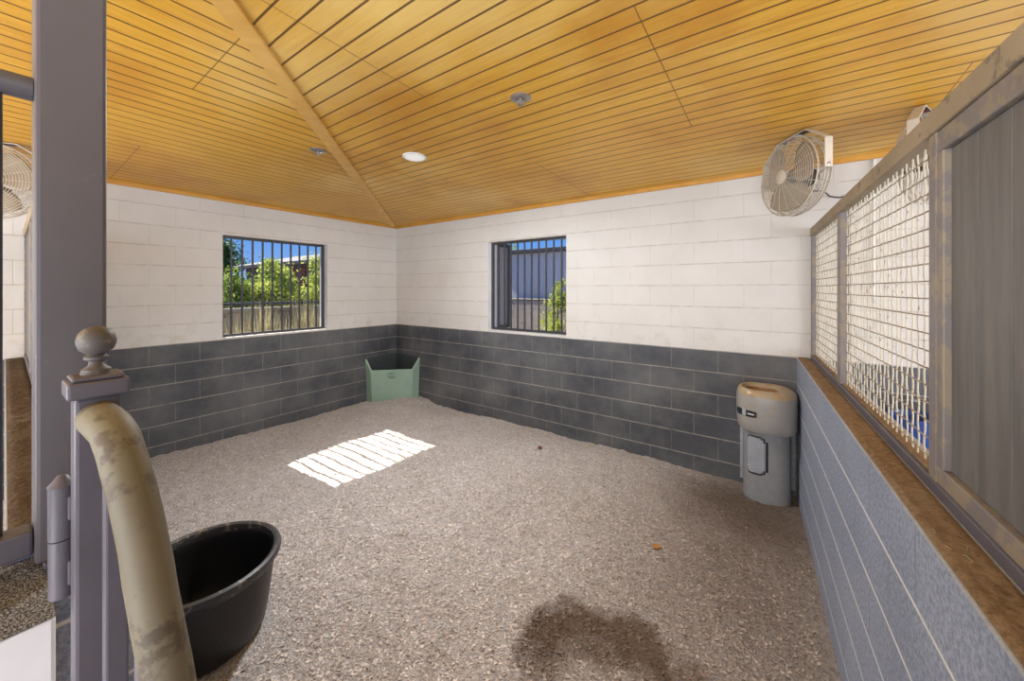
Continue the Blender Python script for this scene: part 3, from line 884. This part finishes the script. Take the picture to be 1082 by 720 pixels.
b.loft([sup(-0.035, -0.235, 0.112, 0.114, 0.872), sup(-0.035, -0.235, 0.104, 0.106, 0.82), sup(-0.035, -0.235, 0.088, 0.09, 0.76), sup(-0.035, -0.235, 0.05, 0.05, 0.745), sup(-0.035, -0.235, 0.004, 0.004, 0.744)], cap0=False)
b.build('bowl_lining', M['bowl_in'], wt, smooth=True)
# flanges with screws against the back wall
for sx in (-1, 1):
    fl = MB().box((sx * 0.18 - 0.018, -0.022, 0.02), (sx * 0.18 + 0.018, -0.004, 0.565)).build('flange', M['panel_light'] if sx < 0 else M['greige'], wt, bevel=0.003)  # left flange paler: light from the left put into its colour
    for z in (0.14, 0.30, 0.44):
        MB().lathe([(0.0075, 0), (0.0075, 0.004), (0.004, 0.006)], mat=Matrix.Translation((sx * 0.186, -0.022, z)) @ Matrix.Rotation(R(90), 4, 'X'), n=12).build('screw', M['chrome'], fl, smooth=True)
# access panel on the face turned to the stall centre (left front of the pedestal)
def surf_patch(a0, a1, z0, z1, grow, cy, a, bq, e, corner=0.03, n=24, thick=0.006):
    """a plate that follows the rounded casing between two angles"""
    outer, inner = [], []
    poly = []
    ua = [i / n for i in range(n + 1)]
    for i in ua: poly.append((i, 0.0))
    top = [(i, 1.0) for i in reversed(ua)]
    rows = []
    nz = 26
    vs, fs = [], []
    for j in range(nz + 1):
        for i in range(n + 1):
            u, w = i / n, j / nz
            # rounded-rectangle mapping
            th = a0 + (a1 - a0) * u
            z = z0 + (z1 - z0) * w
            cs, sn = math.cos(th), math.sin(th)
            x = (a + grow) * math.copysign(abs(cs) ** (2 / e), cs)
            yv = (bq + grow) * math.copysign(abs(sn) ** (2 / e), sn)
            vs.append(Vector((x, cy + yv, z)))
    for j in range(nz):
        for i in range(n):
            cu = min(i, n - 1 - i)
            cw = min(j, nz - 1 - j)
            rc = 5
            if cu < rc and cw < rc and (rc - cu - 0.5) ** 2 + (rc - cw - 0.5) ** 2 > rc * rc:
                continue
            k = j * (n + 1) + i
            fs.append((k, k + 1, k + n + 2, k + n + 1))
    return vs, fs
def plate(name, mat, parent, *args):
    vs, fs = surf_patch(*args)
    b = MB()
    b.add(vs, fs)
    o = b.build(name, mat, parent, smooth=True)
    md = o.modifiers.new('solid', 'SOLIDIFY')
    md.thickness = 0.006
    md.offset = 1
    return o
ap = plate('access_panel', M['panel_light'], wt, R(229), R(270), 0.20, 0.49, 0.0015, -0.13, 0.165, 0.155, 3.0)
plate('panel_seal', M['black'], wt, R(226), R(271.5), 0.188, 0.502, -0.0035, -0.13, 0.165, 0.155, 3.0)
# nameplate on the bowl: dark bar, pale round emblem, two rows of tiny pale marks (illegible in the photograph)
lb = plate('nameplate', M['black'], wt, R(205), R(259), 0.685, 0.735, 0.0005, -0.21, 0.207, 0.205, 2.6)
plate('emblem', M['panel_light'], lb, R(228), R(238), 0.688, 0.746, 0.003, -0.21, 0.207, 0.205, 2.6)
plate('marks', M['white'], lb, R(242), R(255), 0.705, 0.713, 0.003, -0.21, 0.207, 0.205, 2.6)

# ------------------------------------------------------------------ green corner feeder
fd = thing('corner_feeder', 'sage green plastic feeder set in the far corner of the stall', 'feeder', (0.0, 0.0, 0.03))
A = 0.60
pl_o = [Vector((0.012, -A + 0.01)), Vector((0.145, -0.585)), Vector((0.585, -0.145)), Vector((A - 0.01, -0.012))]
zt = [0.615, 0.455, 0.455, 0.615]
zb_ = [-0.04, -0.05, -0.05, -0.04]
th = 0.012
ctr = Vector((0.22, -0.22))
def shrink(p, k=0.93):
    return ctr + (p - ctr) * k
b = MB()
outer_t = [Vector((p.x, p.y, z)) for p, z in zip(pl_o, zt)]
bot_p = [ctr + (p - ctr) * 0.92 for p in pl_o]
bot_p[0].x = 0.012
bot_p[3].y = -0.012
outer_b = [Vector((p.x, p.y, z)) for p, z in zip(bot_p, zb_)]
in_t = [Vector((max(0.02, shrink(p).x), min(-0.02, shrink(p).y), z)) for p, z in zip(pl_o, zt)]
in_b = [Vector((max(0.02, (ctr + (p - ctr) * 0.85).x), min(-0.02, (ctr + (p - ctr) * 0.85).y), 0.10)) for p in pl_o]
vs = outer_b + outer_t + in_t + in_b
fs = []
for i in range(3):
    fs += [(i, i + 1, 4 + i + 1, 4 + i), (4 + i, 4 + i + 1, 8 + i + 1, 8 + i), (8 + i, 8 + i + 1, 12 + i + 1, 12 + i)]
fs += [(0, 4, 8, 12), (3, 15, 11, 7)]
b.add(vs, fs)
b.build('front', M['green'], fd, bevel=0.008)
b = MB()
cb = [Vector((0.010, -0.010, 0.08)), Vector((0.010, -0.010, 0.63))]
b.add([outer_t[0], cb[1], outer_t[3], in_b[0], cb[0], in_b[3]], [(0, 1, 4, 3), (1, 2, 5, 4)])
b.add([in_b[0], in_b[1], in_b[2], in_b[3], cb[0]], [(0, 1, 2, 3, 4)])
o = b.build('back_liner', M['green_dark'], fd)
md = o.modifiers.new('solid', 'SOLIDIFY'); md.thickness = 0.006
b = MB()
nrm = Vector((1, -1, 0)).normalized()
mid = (Vector((pl_o[1].x, pl_o[1].y, 0)) + Vector((pl_o[2].x, pl_o[2].y, 0))) / 2
mt = Matrix.Translation(mid + Vector((0, 0, 0.375)) + nrm * 0.002) @ nrm.to_track_quat('Z', 'Y').to_matrix().to_4x4()
b.tube([mt @ Vector((0.055 * math.cos(a), 0.038 * math.sin(a), 0.006)) for a in [2 * PI * k / 24 for k in range(24)]], 0.006, 6, closed=True)
b.tube([mt @ Vector((0.030 * math.cos(a), 0.020 * math.sin(a), 0.006)) for a in [2 * PI * k / 16 for k in range(16)]], 0.005, 6, closed=True)
b.build('embossed_badge', M['green'], fd, smooth=True)

# ------------------------------------------------------------------ fans
def make_fan(label, ang, loc, zc_mount):
    root = thing('wall_fan', label, 'fan', loc, ang, 'fans hung under the ceiling')
    # local: axis along -y (front faces -y); centre of the cage at origin; mount plate at +z
    Rr = 0.262
    b = MB()
    def ring(r, y, w=0.0022, n=48):
        b.tube([(r * math.cos(2 * PI * k / n), y, r * math.sin(2 * PI * k / n)) for k in range(n)], w, 6, closed=True)
    rad = [0.055 + 0.0148 * q for q in range(14)]
    dep = lambda r: -0.088 + 0.030 * (r / Rr) ** 3
    for r in rad:
        ring(r, dep(r), 0.0019)
    ring(Rr, -0.045, 0.0048)
    ring(Rr, 0.0, 0.0030)
    for k in range(18):
        a = 2 * PI * k / 18
        ca, sa = math.cos(a), math.sin(a)
        b.tube([(r * ca, dep(r) - 0.002, r * sa) for r in (0.045, 0.12, 0.2, 0.25)] + [(Rr * ca, -0.045, Rr * sa), (Rr * ca, 0.0, Rr * sa)], 0.0020, 5)
    b.build('front_guard', M['fan_wire'], root, smooth=True)
    b = MB()
    depr = lambda r: 0.115 - 0.075 * (r / Rr) ** 3
    for r in rad[1:]:
        ring(r, depr(r), 0.0019)
    ring(Rr, 0.02, 0.0040)
    for k in range(12):
        a = 2 * PI * k / 12 + 0.1
        ca, sa = math.cos(a), math.sin(a)
        b.tube([(r * ca, depr(r), r * sa) for r in (0.06, 0.13, 0.2, 0.25)] + [(Rr * ca, 0.01, Rr * sa)], 0.0022, 5)
    b.build('rear_guard', M['fan_wire'], root, smooth=True)
    my = Matrix.Rotation(R(90), 4, 'X')
    MB().lathe([(0.001, 0.100), (0.040, 0.098), (0.048, 0.092), (0.048, 0.086)], mat=my, n=28).build('badge', M['fan'], root, smooth=True)
    MB().lathe([(0.03, 0.02), (0.055, 0.015), (0.066, -0.02), (0.066, -0.10), (0.05, -0.135), (0.01, -0.14)], mat=my, n=28).build('motor', M['fan_dark'], root, smooth=True)
    for k in range(3):
        b = MB()
        vs, n1, n2 = [], 8, 8
        for i in range(n1 + 1):
            r = 0.045 + (0.235 - 0.045) * i / n1
            w = R(26 + 30 * math.sin(PI * min(1, 0.25 + 0.6 * i / n1)))
            for j in range(n2 + 1):
                a = 2 * PI * k / 3 + 0.5 + (j / n2 - 0.5) * 2 * w
                yy = -0.028 + 0.055 * (j / n2 - 0.5)
                vs.append((r * math.cos(a), yy, r * math.sin(a)))
        b.add(vs, [(i * (n2 + 1) + j, i * (n2 + 1) + j + 1, (i + 1) * (n2 + 1) + j + 1, (i + 1) * (n2 + 1) + j) for i in range(n1) for j in range(n2)])
        o = b.build('blade', M['fan_blade'], root, smooth=True)
        md = o.modifiers.new('solid', 'SOLIDIFY'); md.thickness = 0.0025
    # yoke bracket: flat top plate, sloped shoulders, straight arms to the pivots
    ztop = zc_mount
    prof = [(-0.285, -0.02), (-0.285, 0.165), (-0.13, ztop), (0.13, ztop), (0.285, 0.165), (0.285, -0.02)]
    b = MB()
    rings = []
    for i, (x, z) in enumerate(prof):
        if i == 0: d = Vector((0, 1))
        elif i == len(prof) - 1: d = Vector((0, -1))
        else: d = ((Vector(prof[i + 1]) - Vector(prof[i])).normalized() + (Vector(prof[i]) - Vector(prof[i - 1])).normalized()).normalized()
        nn = Vector((-d.y, d.x)) * 0.0035
        rings.append([Vector((x + nn.x, -0.024, z + nn.y)), Vector((x + nn.x, 0.024, z + nn.y)), Vector((x - nn.x, 0.024, z - nn.y)), Vector((x - nn.x, -0.024, z - nn.y))])
    b.loft(rings)
    br = b.build('bracket', M['fan'], root, bevel=0.001)
    MB().box((-0.118, -0.0235, ztop - 0.0060), (0.118, 0.0235, ztop - 0.0042)).build('warning_label', M['black'], br)
    MB().box((-0.05, -0.018, ztop - 0.0075), (0.0, 0.018, ztop - 0.0060)).build('label_patch', M['red'], br)
    MB().box((0.01, -0.018, ztop - 0.0075), (0.055, 0.018, ztop - 0.0060)).build('label_patch', M['white'], br)
    for sx in (-1, 1):
        MB().lathe([(0.013, 0.0), (0.013, 0.024), (0.008, 0.028)], mat=Matrix.Translation((sx * 0.262, 0, 0)) @ Matrix.Rotation(sx * R(90), 4, 'Y'), n=14).build('pivot', M['chrome'], root, smooth=True)
    # ceiling stem from the plate up to the boards
    MB().lathe([(0.028, ztop + 0.0035), (0.028, ztop + 0.0085)], n=16).build('mount', M['chrome'], root, smooth=True)
    return root
f1 = make_fan('cream caged fan hung above the waterer in full view', R(-55), (5.215, -0.70, 2.425), 0.275)
f2 = copy_tree(f1)
f2.location = (5.84, -0.70, 2.42); f2.rotation_euler = (0, 0, R(68))
f2['label'] = 'cream fan behind the mesh partition, only its bracket showing above the rail'
f3 = copy_tree(f1)
f3.location = (0.58, -3.905, 2.425); f3.rotation_euler = (0, 0, R(62))
f3['label'] = 'dusty caged fan beyond the steel column at the left edge'
FS = 1.0
for fx in (f1, f2, f3):
    fx.scale = (FS, FS, FS)
    gap = ceil_z(fx.location.x, fx.location.y) - (fx.location.z + 0.2835 * FS)
    fx.location.z += gap - 0.0005
cordm = M['black']
b = MB()
b.tube([(5.33, -0.52, 2.40), (5.41, -0.20, 2.455), (5.46, -0.02, 2.445), (5.52, -0.008, 2.428), (5.60, -0.008, 2.44), (5.75, -0.008, 2.47)], 0.005, 8)
tag(b.build('power_cord', cordm, smooth=True), 'short black cord running from the fan along the white wall', 'cord')
b = MB()
b.tube([(5.72, -0.012, 1.6), (5.72, -0.012, 2.69)], 0.006, 10)
tag(b.build('conduit', M['white_paint'], smooth=True), 'thin white vertical conduit on the wall beyond the mesh partition', 'conduit')

# ------------------------------------------------------------------ ceiling fittings
def ceil_frame(x, y):
    n = Vector((0, PITCH, 1)) if -y < x else Vector((-PITCH, 0, 1))
    return (x, y, ceil_z(x, y))
def lamp(x, y, label, watts):
    r = thing('ceiling_light', label, 'lamp', ceil_frame(x, y))
    MB().lathe([(0.098, 0.002), (0.098, -0.006), (0.090, -0.011), (0.080, -0.009)], n=40, cap1=False).build('trim_ring', M['white_paint'], r, smooth=True)
    MB().lathe([(0.081, -0.004), (0.079, -0.009), (0.05, -0.012), (0.001, -0.013)], n=40).build('lens', M['lens'], r, smooth=True)
    d = bpy.data.lights.new('lamp_light', 'AREA')
    d.shape = 'DISK'; d.size = 0.16; d.energy = watts; d.color = (0.92, 0.96, 1.0)
    o = bpy.data.objects.new('lamp_light', d)
    o.location = (0, 0, -0.02)
    o.parent = r
    COL.objects.link(o)
lamp(2.66, -1.86, 'round white flush ceiling light between the two sprinkler heads', 84)
def sprinkler(x, y, label, sc=1.0):
    r = thing('fire_sprinkler', label, 'sprinkler', ceil_frame(x, y), 0, 'sprinkler heads in the ceiling')
    MB().lathe([(0.062 * sc, 0.002), (0.062 * sc, -0.003), (0.052 * sc, -0.008), (0.030 * sc, -0.010), (0.028 * sc, -0.004)], n=32).build('escutcheon', M['chrome'], r, smooth=True)
    MB().lathe([(0.013, 0.0), (0.013, -0.022), (0.007, -0.026), (0.007, -0.040)], n=16).build('head', M['chrome'], r, smooth=True)
    b = MB()
    b.lathe([(0.018, -0.040), (0.018, -0.0425), (0.003, -0.044)], n=16)
    b.tube([(0.012, 0, -0.018), (0.015, 0, -0.03), (0.004, 0, -0.041)], 0.002, 6)
    b.tube([(-0.012, 0, -0.018), (-0.015, 0, -0.03), (-0.004, 0, -0.041)], 0.002, 6)
    b.build('deflector', M['chrome'], r, smooth=True)
sprinkler(2.12, -2.38, 'nickel sprinkler head on the left slope beside the hip board', 1.05)
sprinkler(3.905, -2.126, 'nickel sprinkler head on the back slope, nearer the camera', 0.98)

# ------------------------------------------------------------------ small things on the floor
def leaf(x, y, L, m, label, a):
    vs, fs = [], []
    n = 8
    for i in range(n + 1):
        t = i / n
        w = 0.42 * L * math.sin(PI * t) ** 0.8 * (1 - 0.3 * t)
        zc = 0.25 * L * (t - 0.5) ** 2 * 2
        for s_ in (-1, 0, 1):
            vs.append((L * (t - 0.5), s_ * w, zc + 0.3 * w * abs(s_) + 0.004))
    fs = [(i * 3 + j, i * 3 + j + 1, (i + 1) * 3 + j + 1, (i + 1) * 3 + j) for i in range(n) for j in range(2)]
    b = MB()
    b.add(vs, fs)
    r = thing('dry_leaf', label, 'leaf', (x, y, bed_h(x, y) + 0.004), a)
    o = b.build('blade', m, r, smooth=True)
    md = o.modifiers.new('solid', 'SOLIDIFY'); md.thickness = 0.001
    MB().tube([(-0.5 * L, 0, 0.006 + 0.12 * L), (-0.75 * L, 0.03 * L, 0.005)], 0.0012, 5).build('stalk', M['bark'], r)
leaf(4.475, -1.385, 0.06, M['leaf_orange'], 'curled orange leaf lying on the bedding near the half wall', 0.6)
leaf(3.06, -0.515, 0.07, M['leaf_red'], 'small dark red leaf on bedding near the back wall', 2.0)

# twigs and straw on the dirty wall top
b = MB()
for k in range(30):
    y = -rnd.uniform(0.1, 3.3)
    x = rnd.uniform(0.015, 0.08)
    a = rnd.uniform(0, PI)
    L = rnd.uniform(0.005, 0.015)
    p = Vector((x, y, DARK_Z + 0.013))
    d = Vector((math.cos(a) * 0.5, math.sin(a), rnd.uniform(-0.1, 0.2))) * L
    b.tube([p - d, p + d * 0.3 + Vector((0, 0, 0.002)), p + d], 0.0012, 5)
o = b.build('straw_bits', M['grass_dry'])
o.matrix_world = RW
tag(o, 'bits of straw on the dirt of the half wall top', 'straw', kind='stuff')

# blue bucket hung on the wall of the neighbouring stall
bk = thing('blue_bucket', 'blue bucket hung on the dark wall behind the mesh', 'bucket', (5.92, -0.165, 0.50))
MB().lathe([(0.001, 0.0), (0.115, 0.0), (0.122, 0.01), (0.145, 0.30), (0.152, 0.305), (0.152, 0.318), (0.143, 0.318), (0.138, 0.30), (0.116, 0.02), (0.001, 0.015)], n=36, cap0=False, cap1=False).build('pail', M['blue'], bk, smooth=True)
MB().tube([(0.15 * math.cos(a), 0.02 * math.sin(a) + 0.05 * math.sin(a), 0.31 + 0.10 * math.sin(a)) for a in [PI * k / 16 for k in range(17)]], 0.003, 6).build('bail', M['chrome'], bk, smooth=True)
MB().box((-0.008, 0.06, 0.40), (0.008, 0.163, 0.415)).build('hook', M['chrome'], bk)

# ------------------------------------------------------------------ outside: yard
b = MB()
b.box((-40, -30, -0.3), (0.0 - WT, 40, -0.12))
b.box((-WT, WT, -0.3), (40, 40, -0.12))
struct(b.build('ground', M['ground']), 'sandy yard outside the windows', 'ground')

# low garden wall with a dark rail, seen through the left window
gw = thing('garden_wall', 'pale tan garden wall with a dark rail outside left window', 'wall', (-2.6, 0, -0.12))
MB().box((-0.1, -4.5, 0.0), (0.1, 3.6, 1.42)).build('masonry', M['yard_block'], gw, bevel=0.01)
MB().box((-0.13, -4.5, 1.42), (0.13, 3.6, 1.49)).build('cap', M['yard_block'], gw, bevel=0.01)
MB().tube([(0.0, -4.5, 1.56), (0.0, 3.6, 1.56)], 0.03, 10).build('rail', M['bar'], gw, smooth=True)
for y in (-4, -2.5, -1.0, 0.5, 2.0, 3.5):
    MB().box((-0.02, y - 0.02, 1.49), (0.02, y + 0.02, 1.55)).build('rail_support', M['bar'], gw)

def shrub(name, label, cat, loc, rx, rz, m, n, ls, seed, trunk=0.3, group=None, upright=0.6):
    r_ = random.Random(seed)
    root = thing(name, label, cat, loc, 0, group)
    b = MB()
    tips = []
    for k in range(9):
        a = r_.uniform(0, 2 * PI)
        rr_ = rx * r_.uniform(0.1, 0.75)
        tip = Vector((rr_ * math.cos(a), rr_ * math.sin(a), trunk + rz * 2 * r_.uniform(0.45, 0.95)))
        tips.append(tip)
        b.tube([(0.03 * math.cos(a), 0.03 * math.sin(a), -0.02), (rr_ * .4 * math.cos(a), rr_ * .4 * math.sin(a), trunk + tip.z * 0.35), tip], [0.02 * rz + 0.01, 0.012 * rz + 0.005, 0.004], 6)
    b.build('stems', M['bark'], root, smooth=True)
    b = MB()
    clumps = []
    for k in range(26):
        while True:
            p = Vector((r_.uniform(-1, 1), r_.uniform(-1, 1), r_.uniform(-1, 1)))
            if p.length < 1:
                break
        clumps.append((Vector((p.x * rx, p.y * rx, trunk + rz + p.z * rz)), r_.uniform(0.25, 0.5) * rx))
    for k in range(n):
        c_, cr = clumps[k % len(clumps)]
        p = c_ + Vector((r_.gauss(0, 1), r_.gauss(0, 1), r_.gauss(0, 1))) * cr * 0.5
        if p.z < 0.05:
            continue
        d = Vector((r_.gauss(0, 1), r_.gauss(0, 1), r_.gauss(0, 1) + upright)).normalized()
        s_ = d.orthogonal().normalized()
        s_ = (Matrix.Rotation(r_.uniform(0, 6.28), 3, d) @ s_)
        L = ls * r_.uniform(0.6, 1.3)
        b.add([p, p + d * L * 0.5 + s_ * L * 0.22, p + d * L, p + d * L * 0.5 - s_ * L * 0.22], [(0, 1, 2, 3)])
    b.build('foliage', m, root)
    return root
sp = [(-3.75, 0.60, 0.52, 1.20, 'leaf_lime'), (-3.7, -0.32, 0.52, 1.06, 'leaf_lime'), (-3.75, -1.05, 0.48, 0.92, 'leaf_mid'), (-3.75, 1.45, 0.50, 1.22, 'leaf_lime'), (-3.7, -1.75, 0.46, 0.90, 'leaf_lime'), (-4.9, 0.1, 0.50, 1.25, 'leaf_mid')]
names = ['lime green shrub behind the garden wall, toward the right of the window', 'tall lime shrub behind the garden wall in the middle of the left window',
         'mid green shrub behind the garden wall below the dark shed', 'tall mid green shrub at the right end of the left window view',
         'low lime shrub behind the garden wall at the left window edge', 'mid green shrub set behind the lime ones in the left window']
for k, ((x, y, rx, rz, m), nm) in enumerate(zip(sp, names)):
    shrub('garden_shrub', nm, 'shrub', (x, y, -0.12), rx, rz, M[m], 7000, 0.080, 40 + k, 0.25, 'shrubs outside the left window')
for k, (y, h, nm) in enumerate(((-1.62, 0.52, 'dry grass clump before the garden wall, leftmost in the left window'), (-1.28, 0.58, 'second dry grass clump from the left before the garden wall'), (-0.94, 0.50, 'dry grass clump before the garden wall in the middle of the window'), (-0.60, 0.60, 'tall dry grass clump before the garden wall right of the window middle'), (-0.26, 0.54, 'dry grass clump before the garden wall at right window edge'))):
    r_ = random.Random(90 + k)
    root = thing('grass_clump', nm, 'grass', (-1.75, y, -0.12), 0, 'grass clumps before the garden wall')
    b = MB()
    for q in range(170):
        a = r_.uniform(0, 2 * PI)
        p = Vector((r_.gauss(0, 0.05), r_.gauss(0, 0.06), 0))
        L = h * 3.0 * r_.uniform(0.6, 1.05)
        d = Vector((math.cos(a) * 0.10, math.sin(a) * 0.13, 1)).normalized()
        s_ = Vector((-math.sin(a), math.cos(a), 0)) * 0.009
        e = p + d * L * 0.6
        b.add([p - s_, p + s_, e + s_ * 0.8, e - s_ * 0.8, p + d * L + Vector((d.x, d.y, -0.3)) * L * 0.2], [(0, 1, 2, 3), (3, 2, 4)])
    b.build('blades', M['grass_dry'], root)
shrub('green_bush', 'bright green bush before the grey building outside the back window', 'shrub', (1.30, 3.15, -0.12), 0.34, 0.84, M['leaf_lime'], 2600, 0.07, 77, 0.3)

def tree(label, loc, rx, rz, m, seed, trunk):
    r_ = random.Random(seed)
    root = thing('yard_tree', label, 'tree', loc, 0, 'trees beyond the left window')
    b = MB()
    b.tube([(0, 0, -0.05), (0.05, 0.02, trunk * 0.6), (0, 0, trunk + rz)], [0.16, 0.12, 0.05], 8)
    for k in range(6):
        a = k * 1.05
        b.tube([(0, 0, trunk * 0.8), (rx * .4 * math.cos(a), rx * .4 * math.sin(a), trunk + rz * .6), (rx * .7 * math.cos(a), rx * .7 * math.sin(a), trunk + rz * 1.1)], [0.08, 0.05, 0.02], 6)
    b.build('trunk', M['bark'], root, smooth=True)
    b = MB()
    cl = []
    for k in range(34):
        while True:
            p = Vector((r_.uniform(-1, 1), r_.uniform(-1, 1), r_.uniform(-1, 1)))
            if p.length < 1: break
        cl.append((Vector((p.x * rx, p.y * rx, trunk + rz + p.z * rz)), rx * r_.uniform(.25, .42)))
    for k in range(9000):
        c_, cr = cl[k % len(cl)]
        p = c_ + Vector((r_.gauss(0, 1), r_.gauss(0, 1), r_.gauss(0, 1))) * cr * .5
        d = Vector((r_.gauss(0, 1), r_.gauss(0, 1), r_.gauss(0, 1) - .2)).normalized()
        s_ = d.orthogonal().normalized()
        L = 0.16 * r_.uniform(.6, 1.3)
        b.add([p, p + d * L * .5 + s_ * L * .25, p + d * L, p + d * L * .5 - s_ * L * .25], [(0, 1, 2, 3)])
    b.build('crown', m, root)
tree('dark green tree at the left edge of the left window view', (-14.2, 1.25, -0.12), 1.35, 1.75, M['leaf_dark'], 5, 0.6)
tree('green tree rising behind the roof of the dark shed', (-10.0, 8.2, -0.12), 1.7, 1.45, M['leaf_dark'], 6, 1.3)
tree('green tree far right behind the shed roof', (-5.5, 8.6, -0.12), 1.7, 1.4, M['leaf_mid'], 8, 1.3)

# dark shed with a grey roof beyond the shrubs: its long side runs away from the window
sd = thing('garden_shed', 'dark shed with grey shingle roof beyond the shrubs', 'shed', (-11.1, 1.75, -0.12))
MB().box((0.0, 0.0, 0.0), (6.3, 3.4, 2.62)).build('walls', M['barn_dark'], sd, bevel=0.01)
MB().box((3.3, -0.03, 0.0), (4.5, 0.0, 2.50)).build('door', M['barn_red'], sd, bevel=0.005)
b = MB()
rf = lambda x: [Vector((x, -0.40, 2.56)), Vector((x, 1.7, 3.06)), Vector((x, 3.8, 2.56)), Vector((x, 3.8, 2.66)), Vector((x, 1.7, 3.16)), Vector((x, -0.40, 2.66))]
b.loft([rf(-0.3), rf(6.6)])
b.build('roof', M['roof_grey'], sd)

# grey building and tan rubble wall seen through the second window
gb = thing('grey_building', 'lavender grey building outside the back wall window', 'building', (-4.0, 4.6, -0.12))
MB().box((2.2, 0.0, 0.0), (9.0, 3.0, 2.80)).build('walls', M['barn_grey'], gb, bevel=0.01)
MB().box((2.0, -0.12, 2.80), (9.2, 3.1, 2.90)).build('roof', M['roof_grey'], gb, bevel=0.01)
tw = thing('rubble_wall', 'tan rubble wall at the foot of the grey building', 'wall', (-4.0, 4.2, -0.12))
MB().box((2.0, -0.15, 0.0), (9.0, 0.15, 1.55)).build('masonry', M['tan_wall'], tw, bevel=0.02)
MB().box((2.0, -0.16, 1.55), (9.0, 0.16, 1.58)).build('coping', M['yard_block'], tw, bevel=0.01)
